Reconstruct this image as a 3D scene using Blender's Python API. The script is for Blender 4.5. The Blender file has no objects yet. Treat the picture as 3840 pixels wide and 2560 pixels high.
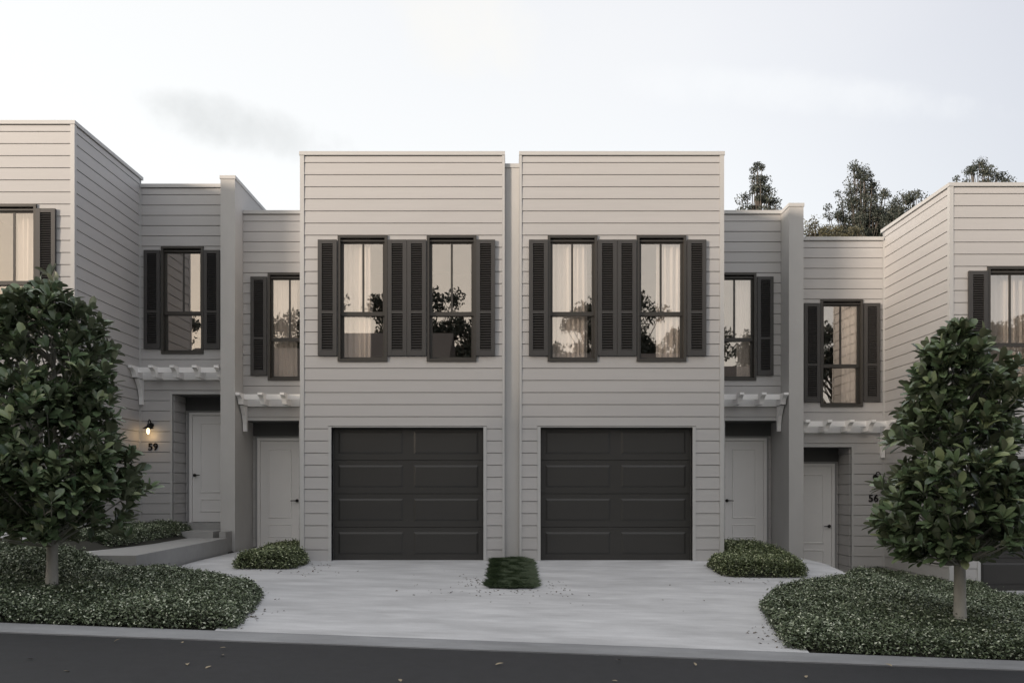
import bpy, math, random
import numpy as np
from mathutils import Vector, Matrix, noise
R = math.radians
random.seed(7)
rng = np.random.default_rng(11)
scn = bpy.context.scene
COL = scn.collection

# ------------------------------------------------------------------ camera
CAMY, CAMZ, F = -13.2, 1.167, 3134.0          # F: focal length in pixels of a 3840 px wide picture
cd = bpy.data.cameras.new('camera'); cam = bpy.data.objects.new('camera', cd); COL.objects.link(cam)
cam.location = (0, CAMY, CAMZ); cam.rotation_euler = (R(90), 0, 0)
cd.sensor_width = 36; cd.lens = 36*F/3840; cd.shift_y = (1824-1280)/3840
cd.clip_start = .05; cd.clip_end = 2000
scn.camera = cam
# ------------------------------------------------------------------ sky, sun, exposure
SUN_AZ, SUN_EL = R(232), R(7.5)
sdir = Vector((math.sin(SUN_AZ)*math.cos(SUN_EL), math.cos(SUN_AZ)*math.cos(SUN_EL), math.sin(SUN_EL)))
w = bpy.data.worlds.new('World'); scn.world = w; w.use_nodes = True
nt = w.node_tree; nt.nodes.clear(); L = nt.links.new
def N(t, **k):
    n = nt.nodes.new(t)
    for a, b in k.items(): setattr(n, a, b)
    return n
def M_(op, a, b=None, c=None):
    n = N('ShaderNodeMath', operation=op)
    for i, v in enumerate((a, b, c)):
        if v is None: continue
        if isinstance(v, (int, float)): n.inputs[i].default_value = v
        else: L(v, n.inputs[i])
    return n.outputs[0]
out = N('ShaderNodeOutputWorld')
sky = N('ShaderNodeTexSky', sky_type='NISHITA', sun_disc=False, sun_elevation=SUN_EL, sun_rotation=SUN_AZ)
sky.air_density = 1.0; sky.dust_density = 2.0
b1 = N('ShaderNodeBackground'); b1.inputs[1].default_value = .02; L(sky.outputs[0], b1.inputs[0])
tc = N('ShaderNodeTexCoord'); sp = N('ShaderNodeSeparateXYZ'); L(tc.outputs['Generated'], sp.inputs[0])
X, Y, Z = sp.outputs
rp = N('ShaderNodeValToRGB'); L(Z, rp.inputs[0])
e = rp.color_ramp.elements
e[0].position = 0.0; e[0].color = (.83, .84, .825, 1)
e[1].position = 1.0; e[1].color = (.80, .81, .85, 1)
q = e.new(.17); q.color = (.80, .81, .81, 1)
q = e.new(.5); q.color = (.68, .68, .71, 1)
# whiter towards the left, where the sun went down
lw = M_('MULTIPLY_ADD', X, -.75, .30); lwn = N('ShaderNodeClamp'); L(lw, lwn.inputs[0])
m1 = N('ShaderNodeMix', data_type='RGBA'); L(lwn.outputs[0], m1.inputs[0]); L(rp.outputs[0], m1.inputs[6]); m1.inputs[7].default_value = (.88, .885, .865, 1)
rd = N('ShaderNodeMapRange', interpolation_type='SMOOTHSTEP'); L(X, rd.inputs[0]); rd.inputs[1].default_value = .15; rd.inputs[2].default_value = 1.0; rd.inputs[4].default_value = .85
md = N('ShaderNodeMix', data_type='RGBA'); L(rd.outputs[0], md.inputs[0]); L(m1.outputs[2], md.inputs[6]); md.inputs[7].default_value = (.26, .275, .36, 1)
m1 = md
# warm glow round the sunset, low down
dp = N('ShaderNodeVectorMath', operation='DOT_PRODUCT'); L(tc.outputs['Generated'], dp.inputs[0]); dp.inputs[1].default_value = (sdir.x, sdir.y, 0)
wd = N('ShaderNodeMapRange'); L(dp.outputs['Value'], wd.inputs[0]); wd.inputs[1].default_value = .0; wd.inputs[2].default_value = 1.0; wd.interpolation_type = 'SMOOTHSTEP'
lowf = N('ShaderNodeMapRange'); L(Z, lowf.inputs[0]); lowf.inputs[1].default_value = .9; lowf.inputs[2].default_value = .05
wf = M_('MULTIPLY', wd.outputs[0], lowf.outputs[0])
m2 = N('ShaderNodeMix', data_type='RGBA'); L(wf, m2.inputs[0]); L(m1.outputs[2], m2.inputs[6]); m2.inputs[7].default_value = (.95, .83, .70, 1)
# soft thin clouds: a plane-projected noise
zz = M_('ADD', M_('MAXIMUM', Z, 0.0), .22)
cx = M_('DIVIDE', X, zz); cy = M_('DIVIDE', Y, zz)
cb = N('ShaderNodeCombineXYZ'); L(cx, cb.inputs[0]); L(cy, cb.inputs[1])
cn = N('ShaderNodeTexNoise'); L(cb.outputs[0], cn.inputs[0]); cn.inputs['Scale'].default_value = 1.1; cn.inputs['Detail'].default_value = 6; cn.inputs['Roughness'].default_value = .5
cr = N('ShaderNodeMapRange'); L(cn.outputs[0], cr.inputs[0]); cr.inputs[1].default_value = .45; cr.inputs[2].default_value = .75; cr.inputs[4].default_value = .35
m3 = N('ShaderNodeMix', data_type='RGBA'); L(cr.outputs[0], m3.inputs[0]); L(m2.outputs[2], m3.inputs[6]); m3.inputs[7].default_value = (.80, .79, .77, 1)
# two small grey-beige wisps
prev = m3.outputs[2]
wn = N('ShaderNodeTexNoise'); L(tc.outputs['Generated'], wn.inputs[0]); wn.inputs['Scale'].default_value = 11; wn.inputs['Detail'].default_value = 8; wn.inputs['Roughness'].default_value = .6
def wisp(sx_, sy_, rx, ry, tilt, col, amt):
    global prev
    # centre given as slopes of the view direction x/y, z/y
    u = M_('SUBTRACT', M_('DIVIDE', X, M_('MAXIMUM', Y, .05)), sx_); v = M_('SUBTRACT', M_('DIVIDE', Z, M_('MAXIMUM', Y, .05)), sy_)
    c, s = math.cos(tilt), math.sin(tilt)
    a = M_('DIVIDE', M_('ADD', M_('MULTIPLY', u, c), M_('MULTIPLY', v, s)), rx)
    b = M_('DIVIDE', M_('SUBTRACT', M_('MULTIPLY', v, c), M_('MULTIPLY', u, s)), ry)
    r2 = M_('ADD', M_('MULTIPLY', a, a), M_('MULTIPLY', b, b))
    r3 = M_('ADD', r2, M_('MULTIPLY', M_('SUBTRACT', wn.outputs[0], .5), 3.2))
    mr = N('ShaderNodeMapRange', interpolation_type='SMOOTHSTEP'); L(r3, mr.inputs[0]); mr.inputs[1].default_value = 1.2; mr.inputs[2].default_value = -.3; mr.inputs[4].default_value = amt
    m = N('ShaderNodeMix', data_type='RGBA'); L(mr.outputs[0], m.inputs[0]); L(prev, m.inputs[6]); m.inputs[7].default_value = (*col, 1); prev = m.outputs[2]
wisp(-.32, .428, .13, .034, -.24, (.62, .625, .62), .85)
wisp(-.26, .405, .07, .02, -.3, (.70, .705, .70), .55)
wisp(.35, .47, .22, .03, -.1, (.80, .80, .80), .5)
wisp(-.06, .555, .10, .07, -.3, (.80, .78, .74), .7)
b2 = N('ShaderNodeBackground'); b2.inputs[1].default_value = .78; L(prev, b2.inputs[0])
ad = N('ShaderNodeAddShader'); L(b1.outputs[0], ad.inputs[0]); L(b2.outputs[0], ad.inputs[1]); L(ad.outputs[0], out.inputs[0])
sd = bpy.data.lights.new('sun', 'SUN'); sd.energy = 3.4; sd.angle = R(7); sd.color = (1, .84, .69)
so = bpy.data.objects.new('sun', sd); COL.objects.link(so); so.rotation_euler = sdir.to_track_quat('Z', 'Y').to_euler(); so.location = (-20, -20, 20)
vs = scn.view_settings; vs.view_transform = 'Standard'; vs.look = 'None'; vs.exposure = 0.60; vs.gamma = 1; vs.use_curve_mapping = False
scn.render.engine = 'CYCLES'

# ------------------------------------------------------------------ helpers
def px(s, Yp): return (s-1920)/F*(Yp-CAMY)
def pz(t, Yp): return CAMZ-(t-1824)/F*(Yp-CAMY)
def smooth(a): a = max(0, min(1, a)); return a*a*(3-2*a)

MATS = {}
def mat(name, col, rough=.6, noise_=None, metal=0, spec=.5, bump=None, build=None):
    if name in MATS: return MATS[name]
    m = bpy.data.materials.new(name); m.use_nodes = True; t = m.node_tree; p = t.nodes['Principled BSDF']
    p.inputs['Base Color'].default_value = (*col, 1); p.inputs['Roughness'].default_value = rough; p.inputs['Metallic'].default_value = metal
    p.inputs['Specular IOR Level'].default_value = spec
    if noise_:
        scale, amt, stretch = noise_
        g = t.nodes.new('ShaderNodeNewGeometry'); mp = t.nodes.new('ShaderNodeMapping'); mp.inputs['Scale'].default_value = stretch
        n1 = t.nodes.new('ShaderNodeTexNoise'); n1.inputs['Scale'].default_value = scale; n1.inputs['Detail'].default_value = 7; n1.inputs['Roughness'].default_value = .6
        n2 = t.nodes.new('ShaderNodeTexNoise'); n2.inputs['Scale'].default_value = scale*.13; n2.inputs['Detail'].default_value = 3
        ad_ = t.nodes.new('ShaderNodeMath'); ad_.operation = 'ADD'
        mr = t.nodes.new('ShaderNodeMapRange'); mr.inputs[1].default_value = .7; mr.inputs[2].default_value = 1.3
        mr.inputs[3].default_value = 1-amt; mr.inputs[4].default_value = 1+amt
        mx = t.nodes.new('ShaderNodeMix'); mx.data_type = 'RGBA'; mx.blend_type = 'MULTIPLY'; mx.inputs[0].default_value = 1; mx.inputs[6].default_value = (*col, 1)
        l = t.links.new; l(g.outputs['Position'], mp.inputs[0]); l(mp.outputs[0], n1.inputs[0]); l(mp.outputs[0], n2.inputs[0])
        l(n1.outputs[0], ad_.inputs[0]); l(n2.outputs[0], ad_.inputs[1]); l(ad_.outputs[0], mr.inputs[0]); l(mr.outputs[0], mx.inputs[7]); l(mx.outputs[2], p.inputs['Base Color'])
        if bump:
            bp = t.nodes.new('ShaderNodeBump'); bp.inputs['Strength'].default_value = bump[0]; bp.inputs['Distance'].default_value = bump[1]
            nb = t.nodes.new('ShaderNodeTexNoise'); nb.inputs['Scale'].default_value = bump[2]; nb.inputs['Detail'].default_value = 4
            l(mp.outputs[0], nb.inputs[0]); l(nb.outputs[0], bp.inputs['Height']); l(bp.outputs[0], p.inputs['Normal'])
    MATS[name] = m; return m

WALLC = (.468, .46, .456)
m_board = mat('painted_weatherboard', WALLC, .55, (6, .035, (.25, 1, 4)), bump=(.15, .002, 60))
m_trim = mat('painted_trim', (.49, .49, .485), .5, (5, .02, (1, 1, 1)))
m_wall = mat('painted_wall_backing', (.36, .36, .36), .7, (5, .03, (1, 1, 1)))
m_render = mat('rendered_party_wall', (.50, .495, .485), .75, (4, .05, (1, 1, .6)), bump=(.2, .003, 90))
m_soffit_shade = mat('soffit_shade_grey', (.11, .11, .11), .7)  # dark grey carries the alcove's shade in its colour
m_white = mat('white_pergola_paint', (.90, .895, .89), .45, (8, .03, (1, 1, 1)))
m_door = mat('entry_door_paint', (.83, .82, .81), .45, (4, .015, (1, 1, 1)))
m_frame = mat('charcoal_window_frame', (.046, .042, .037), .42, (9, .06, (1, 1, 1)))
m_shutter = mat('charcoal_shutter_paint', (.052, .050, .049), .5, (9, .06, (1, 1, 1)))
m_slat = mat('charcoal_louvre_slat', (.055, .053, .052), .45)
m_garage = mat('charcoal_garage_door', (.037, .036, .034), .42, (5, .05, (.3, 1, 3)))
m_room = mat('room_plaster', (.42, .39, .36), .9, (3, .05, (1, 1, 1)))
m_roomfloor = mat('room_floor', (.22, .17, .13), .5, (8, .1, (1, 4, 1)))
m_curtain = mat('sheer_curtain_cloth', (.92, .89, .86), .9, (14, .03, (4, 4, .1)))
m_black = mat('black_metal', (.02, .018, .018), .4, metal=.6)
m_roof = mat('roof_sheet', (.3, .3, .3), .6)
m_steps = mat('step_concrete', (.32, .32, .315), .8, (9, .08, (1, 1, 1)), bump=(.25, .004, 60))
m_soil = mat('garden_soil', (.022, .022, .016), .95, (10, .3, (1, 1, 1)))
m_bark = mat('pale_smooth_bark', (.38, .365, .33), .85, (14, .22, (1, 1, .35)), bump=(.5, .01, 30))
m_gumbark = mat('gum_tree_bark', (.09, .08, .07), .9, (3, .3, (1, 1, .3)))
# concrete: long brushed streaks and blotches
def concrete(name, base):
    m = mat(name, base, .8); t = m.node_tree; l = t.links.new; p = t.nodes['Principled BSDF']
    g = t.nodes.new('ShaderNodeNewGeometry')
    def nz(scale, st, det=6, rough=.6):
        mp = t.nodes.new('ShaderNodeMapping'); mp.inputs['Scale'].default_value = st; l(g.outputs['Position'], mp.inputs[0])
        n = t.nodes.new('ShaderNodeTexNoise'); n.inputs['Scale'].default_value = scale; n.inputs['Detail'].default_value = det; n.inputs['Roughness'].default_value = rough; l(mp.outputs[0], n.inputs[0]); return n.outputs[0]
    a = nz(1.7, (.6, 1.7, 1)); b = nz(.5, (1, 1.6, 1), 3); c = nz(60, (1, 1, 1), 3); d = nz(4.5, (.35, 1.8, 1), 5, .7)
    def mr(x, lo, hi, o0, o1):
        n = t.nodes.new('ShaderNodeMapRange'); l(x, n.inputs[0]); n.inputs[1].default_value = lo; n.inputs[2].default_value = hi; n.inputs[3].default_value = o0; n.inputs[4].default_value = o1; return n.outputs[0]
    def mul(x, y):
        n = t.nodes.new('ShaderNodeMath'); n.operation = 'MULTIPLY'; l(x, n.inputs[0]); l(y, n.inputs[1]); return n.outputs[0]
    f = mul(mul(mul(mr(a, .35, .68, .80, 1.10), mr(b, .3, .7, .92, 1.07)), mr(c, .3, .7, .96, 1.04)), mr(d, .38, .7, .93, 1.05))
    mx = t.nodes.new('ShaderNodeMix'); mx.data_type = 'RGBA'; mx.blend_type = 'MULTIPLY'; mx.inputs[0].default_value = 1; mx.inputs[6].default_value = (*base, 1); l(f, mx.inputs[7]); l(mx.outputs[2], p.inputs['Base Color'])
    bp = t.nodes.new('ShaderNodeBump'); bp.inputs['Strength'].default_value = .25; bp.inputs['Distance'].default_value = .004; l(c, bp.inputs['Height']); l(bp.outputs[0], p.inputs['Normal'])
    return m
m_conc = concrete('brushed_concrete', (.55, .552, .56))
m_kerb = concrete('kerb_concrete', (.275, .28, .288))
m_asphalt = mat('asphalt', (.0185, .019, .0215), .75, (70, .22, (1, 1, 1)), bump=(.4, .004, 160))
m_verge = mat('verge_ground', (.07, .08, .045), .95, (1.5, .3, (1, 1, 1)))

# glass: coated, strongly reflecting, slightly bronze
gm = bpy.data.materials.new('coated_window_glass'); gm.use_nodes = True; t = gm.node_tree; t.nodes.clear()
o_ = t.nodes.new('ShaderNodeOutputMaterial'); mxs = t.nodes.new('ShaderNodeMixShader'); tr = t.nodes.new('ShaderNodeBsdfTransparent'); gl = t.nodes.new('ShaderNodeBsdfGlossy')
tr.inputs[0].default_value = (.98, .96, .94, 1); gl.inputs[0].default_value = (.92, .86, .80, 1); gl.inputs[1].default_value = 0.0; mxs.inputs[0].default_value = .28
t.links.new(tr.outputs[0], mxs.inputs[1]); t.links.new(gl.outputs[0], mxs.inputs[2]); t.links.new(mxs.outputs[0], o_.inputs[0]); m_glass = gm

def leafmat(name, c0, c1, c2, rough=.35, back=(.12, .14, .07), attr=True, trans=.0, spec=.5):
    m = bpy.data.materials.new(name); m.use_nodes = True; t = m.node_tree; p = t.nodes['Principled BSDF']; l = t.links.new
    if attr:
        a = t.nodes.new('ShaderNodeAttribute'); a.attribute_name = 'rnd'; src = a.outputs['Fac']
    else:
        a = t.nodes.new('ShaderNodeObjectInfo'); src = a.outputs['Random']
    r_ = t.nodes.new('ShaderNodeValToRGB'); el = r_.color_ramp.elements; el[0].color = (*c0, 1); el[1].color = (*c2, 1); q = el.new(.6); q.color = (*c1, 1); l(src, r_.inputs[0])
    g = t.nodes.new('ShaderNodeNewGeometry'); mx = t.nodes.new('ShaderNodeMix'); mx.data_type = 'RGBA'; l(g.outputs['Backfacing'], mx.inputs[0]); l(r_.outputs[0], mx.inputs[6]); mx.inputs[7].default_value = (*back, 1)
    l(mx.outputs[2], p.inputs['Base Color']); p.inputs['Roughness'].default_value = rough; p.inputs['Specular IOR Level'].default_value = spec
    return m
m_leafA = leafmat('magnolia_leaf', (.048, .080, .040), (.15, .205, .105), (.30, .34, .19), .2, (.21, .235, .16))
m_leafO = leafmat('magnolia_leaf_front', (.048, .080, .040), (.15, .205, .105), (.30, .35, .18), .2, (.21, .235, .16), attr=False)
m_cover = leafmat('ground_cover_leaf', (.030, .048, .022), (.16, .205, .11), (.60, .64, .50), .36, (.11, .13, .09))
m_hedge = leafmat('low_hedge_leaf', (.038, .058, .022), (.17, .21, .085), (.58, .61, .40), .36, (.10, .12, .07))
m_grass = leafmat('dark_grass_blade', (.028, .048, .022), (.055, .085, .038), (.11, .15, .07), .6, (.05, .075, .035))
m_gum = leafmat('gum_leaf', (.014, .020, .015), (.032, .040, .030), (.08, .088, .07), .6, (.035, .045, .035))
m_gum2 = leafmat('olive_gum_leaf', (.04, .038, .018), (.075, .068, .03), (.14, .13, .07), .6, (.08, .08, .05))

def props(o, label=None, cat=None, group=None, kind=None):
    if label: o['label'] = label
    if cat: o['category'] = cat
    if group: o['group'] = group
    if kind: o['kind'] = kind
    return o
def link(name, me, parent=None, loc=None, rz=0):
    o = bpy.data.objects.new(name, me); COL.objects.link(o)
    if parent: o.parent = parent
    if loc: o.location = loc
    if rz: o.rotation_euler = (0, 0, rz)
    return o
def empty(name, loc=(0, 0, 0)):
    o = bpy.data.objects.new(name, None); COL.objects.link(o); o.location = loc; o.empty_display_size = .2; return o
class MB:
    def __init__(s): s.v = []; s.f = []
    def box(s, x0, x1, y0, y1, z0, z1):
        x0, x1 = min(x0, x1), max(x0, x1)
        n = len(s.v); s.v += [(x0, y0, z0), (x1, y0, z0), (x1, y1, z0), (x0, y1, z0), (x0, y0, z1), (x1, y0, z1), (x1, y1, z1), (x0, y1, z1)]
        s.f += [tuple(n+i for i in q) for q in ((0, 3, 2, 1), (4, 5, 6, 7), (0, 1, 5, 4), (1, 2, 6, 5), (2, 3, 7, 6), (3, 0, 4, 7))]; return s
    def prism(s, poly, x0, x1):       # poly of (y,z), extruded along x
        n = len(s.v); k = len(poly)
        s.v += [(x0, a, b) for a, b in poly]+[(x1, a, b) for a, b in poly]
        s.f += [tuple(n+i for i in range(k)), tuple(n+k+i for i in reversed(range(k)))]
        s.f += [(n+(i+1) % k, n+i, n+k+i, n+k+(i+1) % k) for i in range(k)]; return s
    def tube(s, pts, rad, seg=8, cap=True):
        pts = [Vector(p) for p in pts]; rings = []
        for i, p in enumerate(pts):
            d = (pts[min(i+1, len(pts)-1)]-pts[max(i-1, 0)]).normalized()
            a = d.cross(Vector((0, 0, 1)) if abs(d.z) < .9 else Vector((1, 0, 0))).normalized(); b = d.cross(a)
            r_ = rad[i] if isinstance(rad, (list, tuple)) else rad
            rings.append(len(s.v)); s.v += [tuple(p+(a*math.cos(k/seg*2*math.pi)+b*math.sin(k/seg*2*math.pi))*r_) for k in range(seg)]
        for i in range(len(rings)-1):
            for k in range(seg):
                k2 = (k+1) % seg; s.f.append((rings[i]+k, rings[i]+k2, rings[i+1]+k2, rings[i+1]+k))
        if cap: s.f += [tuple(rings[0]+k for k in reversed(range(seg))), tuple(rings[-1]+k for k in range(seg))]
        return s
    def mesh(s, m, name='mesh', smooth_=False):
        me = bpy.data.meshes.new(name); me.from_pydata(s.v, [], s.f); me.materials.append(m)
        bmfix(me)
        if smooth_: me.polygons.foreach_set('use_smooth', [True]*len(me.polygons))
        me.update(); return me
    def build(s, name, m, parent=None, loc=None, smooth_=False): return link(name, s.mesh(m, name, smooth_), parent, loc)
import bmesh
def bmfix(me):
    b = bmesh.new(); b.from_mesh(me); bmesh.ops.recalc_face_normals(b, faces=b.faces); b.to_mesh(me); b.free()
def np_mesh(name, V, Fq, m, rnd=None, smooth_=False, m2=None, n2=0):
    """V (n,3), Fq (m,k) with equal k per face"""
    me = bpy.data.meshes.new(name); nv = len(V); nf, k = Fq.shape
    me.vertices.add(nv); me.vertices.foreach_set('co', np.asarray(V, np.float32).ravel())
    me.loops.add(nf*k); me.loops.foreach_set('vertex_index', np.asarray(Fq, np.int32).ravel())
    me.polygons.add(nf); me.polygons.foreach_set('loop_start', np.arange(0, nf*k, k, dtype=np.int32))
    me.polygons.foreach_set('loop_total', np.full(nf, k, np.int32))
    if smooth_: me.polygons.foreach_set('use_smooth', np.ones(nf, bool))
    me.update(calc_edges=True)
    if rnd is not None:
        a = me.attributes.new('rnd', 'FLOAT', 'FACE'); a.data.foreach_set('value', np.asarray(rnd, np.float32))
    me.materials.append(m)
    if m2: me.materials.append(m2); ix = np.zeros(nf, np.int32); ix[nf-n2:] = 1; me.polygons.foreach_set('material_index', ix)
    return me

# ------------------------------------------------------------------ terrain
def zk(x): return -.258-.0372*max(-45, min(45, x))
def lev(x): return .49*smooth((-4.99-x)/1.0)-.47*smooth((x-4.75)/1.0)
def zg(x, y):
    if y <= -5.5: return zk(x)
    t_ = min(1, (y+5.5)/5.5)
    return zk(x)*(1-t_)+lev(x)*t_
def xl(y):
    if y < -3.4: return 2.74+(y+5.5)/2.1*.26
    if y < -2.2: return 3.0+(y+3.4)/1.2*.85
    if y < -1.6: return 3.85+(y+2.2)/.6*1.1
    return 4.95
def sheet(name, rows, m, zoff=0, kind='structure', parent=None, label=None):
    """rows: list of (y, x0, x1); z from the terrain"""
    v = []; f = []; nx = 26
    for (y, x0, x1) in rows:
        for i in range(nx+1):
            x = x0+(x1-x0)*i/nx; v.append((x, y, zg(x, y)+zoff))
    for j in range(len(rows)-1):
        for i in range(nx):
            a = j*(nx+1)+i; f.append((a, a+1, a+nx+2, a+nx+1))
    me = bpy.data.meshes.new(name); me.from_pydata(v, [], f); me.materials.append(m); me.polygons.foreach_set('use_smooth', [True]*len(f)); me.update()
    o = link(name, me, parent); props(o, kind=kind); return o
# far ground
gx = [-600, -200, -80, -45, -20, -10, 0, 10, 20, 45, 80, 200, 600]; gy = [-600, -120, -60, -30, -15.4, -5.6, 3, 12, 30, 80, 200, 600]
gv = [(x, y, -.0372*max(-45, min(45, x))-.62) for y in gy for x in gx]; gf = [(j*len(gx)+i, j*len(gx)+i+1, (j+1)*len(gx)+i+1, (j+1)*len(gx)+i) for j in range(len(gy)-1) for i in range(len(gx)-1)]
me = bpy.data.meshes.new('ground'); me.from_pydata(gv, [], gf); me.materials.append(m_verge); props(link('ground', me), kind='structure')
rows = [(-5.5+i*.25, -16, 16) for i in range(33)]
sheet('garden_ground', rows, m_soil, -.04)
rows = []
yy = -5.5
while yy < 2.95: rows.append((yy, -xl(yy), xl(yy))); yy += .2
sheet('driveway', rows, m_conc)
def slab(name, x0, x1, y0, y1, zf, m, n=14, thick=.35):
    v = []; f = []
    for j in range(n+1):
        for i in range(n+1):
            x = x0+(x1-x0)*i/n; y = y0+(y1-y0)*j/n; v.append((x, y, zf(x, y)))
    for j in range(n):
        for i in range(n):
            a = j*(n+1)+i; f.append((a, a+1, a+n+2, a+n+1))
    ring = [i for i in range(n+1)]+[j*(n+1)+n for j in range(1, n+1)]+[n*(n+1)+i for i in range(n-1, -1, -1)]+[j*(n+1) for j in range(n-1, 0, -1)]
    b = len(v); v += [(v[i][0], v[i][1], v[i][2]-thick) for i in ring]
    k = len(ring); f += [(ring[i], b+i, b+(i+1) % k, ring[(i+1) % k]) for i in range(k)]
    me = bpy.data.meshes.new(name); me.from_pydata(v, [], f); me.materials.append(m); bmfix(me); return props(link(name, me), kind='structure')
slab('driveway', -13.5, -7.1, -5.5, 0.11, lambda x, y: zk(x)*(1-min(1, (y+5.5)/5.5))+.49*min(1, (y+5.5)/5.5), m_conc)
slab('driveway', 7.12, 13.5, -5.5, 0.11, lambda x, y: zk(x)*(1-min(1, (y+5.5)/5.5))-.485*min(1, (y+5.5)/5.5), m_conc)
slab('footpath', 5.25, 6.15, -1.0, 2.4, lambda x, y: -.40-.03*smooth(y+1), m_conc)
slab('footpath', -5.87, -4.99, -2.1, 1.48, lambda x, y: .255+.012*(y+2.1)/3.5, m_steps, thick=.6)
slab('footpath', -7.098, -5.872, -2.1, -.95, lambda x, y: .258, m_conc, thick=.6)

# kerb and road
def strip(name, prof, m, x0=-60, x1=60, n=24):
    v = []; f = []; k = len(prof)
    for i in range(n+1):
        x = x0+(x1-x0)*i/n
        v += [(x, y, zk(x)+dz) for y, dz in prof]
    for i in range(n):
        for j in range(k-1): a = i*k+j; f.append((a, a+k, a+k+1, a+1))
    me = bpy.data.meshes.new(name); me.from_pydata(v, [], f); me.materials.append(m); return props(link(name, me), kind='structure')
strip('kerb', [(-5.5, -.12), (-5.501, .0), (-5.56, .0), (-5.77, -.024), (-5.78, -.030), (-5.781, -.16)], m_kerb)
strip('road', [(-5.775, -.042), (-7, -.02), (-10, .0), (-13, -.02), (-15.5, -.05)], m_asphalt)
strip('kerb', [(-15.45, -.16), (-15.451, .02), (-15.7, .05), (-15.75, -.2)], m_kerb)

# ------------------------------------------------------------------ townhouses
PITCH, Z0 = .1906, .169
cache = {}
def board_mesh(length, h, sealed=False):
    key = (round(length, 4), round(h, 4))
    if key not in cache:
        Lh = length/2; g = .0085 if h > .03 else 0
        cache[key] = MB().prism([(0, g), (-.0165, g), (-.020, g+.003), (-.0125, h), (0, h)], -Lh, Lh).mesh(m_board, 'weatherboard')
    return cache[key]
def rows_between(za, zb):
    zs = [za]+[Z0+PITCH*k for k in range(-3, 34) if za+.02 < Z0+PITCH*k < zb-.02]+[zb]
    return list(zip(zs[:-1], zs[1:]))
def clad(root, xa, xb, za, zb, place, openings=()):
    """boards on a plane; place(u_mid, z) -> (loc, rz); u runs xa..xb"""
    for (z0, z1) in rows_between(za, zb):
        segs = [(xa, xb, z0, z1)]
        for (oa, ob, oz0, oz1) in openings:
            ns = []
            for (a, b, c, d) in segs:
                if b <= oa+1e-4 or a >= ob-1e-4 or d <= oz0+1e-4 or c >= oz1-1e-4: ns.append((a, b, c, d)); continue
                if a < oa: ns.append((a, oa, c, d))
                if b > ob: ns.append((ob, b, c, d))
                lo, hi = max(a, oa), min(b, ob)
                if c < oz0-.004: ns.append((lo, hi, c, oz0))
                if d > oz1+.004: ns.append((lo, hi, oz1, d))
            segs = ns
        for (a, b, c, d) in segs:
            if b-a < .01 or d-c < .006: continue
            loc, rz = place((a+b)/2, c); link('weatherboard', board_mesh(b-a, d-c), root, loc, rz)
def wallgrid(mb, xa, xb, za, zb, ops, add):
    xs = sorted({xa, xb, *[o[0] for o in ops], *[o[1] for o in ops]}); zs = sorted({za, zb, *[o[2] for o in ops], *[o[3] for o in ops]})
    for i in range(len(xs)-1):
        for j in range(len(zs)-1):
            cx_, cz_ = (xs[i]+xs[i+1])/2, (zs[j]+zs[j+1])/2
            if any(o[0] < cx_ < o[1] and o[2] < cz_ < o[3] for o in ops): continue
            add(xs[i], xs[i+1], zs[j], zs[j+1])

SLAT = MB().prism([(-.022, -.017), (-.018, -.020), (.022, .014), (.018, .017)], -.088, .088).mesh(m_slat, 'slat')
WZ0, WZ1 = 3.138, 5.1246
def window(root, sx, xa, yb, curtain=None, cz=0):
    """double-hung window with outer frame x xa..xa+.782, wall backing plane at yb"""
    xb = xa+.782; f = .042
    def bx(mb, a, b, c, d, e_, g): mb.box(sx*a, sx*b, yb+c, yb+d, e_, g)
    mb = MB()
    bx(mb, xa, xa+f, -.045, .10, WZ0, WZ1); bx(mb, xb-f, xb, -.045, .10, WZ0, WZ1)
    bx(mb, xa+f, xb-f, -.045, .10, WZ1-f, WZ1); bx(mb, xa+f, xb-f, -.045, .10, WZ0, WZ0+f)
    bx(mb, xa+f, xb-f, -.012, .045, WZ1-.095, WZ1-.068)
    win = mb.build('window', m_frame, root)
    zt = WZ1-f-.02; zm = 1.167+(1824-1175.5)/237.4
    s_ = MB(); w_ = .040
    bx(s_, xa+f, xa+f+w_, .03, .06, zm-.03, zt); bx(s_, xb-f-w_, xb-f, .03, .06, zm-.03, zt); bx(s_, xa+f+w_, xb-f-w_, .03, .06, zt-.055, zt)
    bx(s_, xa+f+w_, xb-f-w_, .028, .06, zm-.032, zm+.032)
    mid = (xa+xb)/2; bx(s_, mid-.016, mid+.016, .033, .055, zm+.032, zt-.055)
    s_.build('upper_sash', m_frame, win)
    s_ = MB()
    bx(s_, xa+f, xa+f+w_, .062, .09, WZ0+f, zm+.01); bx(s_, xb-f-w_, xb-f, .062, .09, WZ0+f, zm+.01); bx(s_, xa+f+w_, xb-f-w_, .062, .09, WZ0+f, WZ0+f+.038)
    bx(s_, xa+f+w_, xb-f-w_, .064, .09, zm-.02, zm+.01)
    s_.build('lower_sash', m_frame, win)
    for (a, b) in ((xa+f+w_, mid-.016), (mid+.016, xb-f-w_)):
        g_ = MB(); bx(g_, a, b, .042, .046, zm+.032, zt-.055); g_.build('pane', m_glass, win)
    g_ = MB(); bx(g_, xa+f+w_, xb-f-w_, .075, .079, WZ0+f+.038, zm-.02); g_.build('pane', m_glass, win)
    return win
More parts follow.
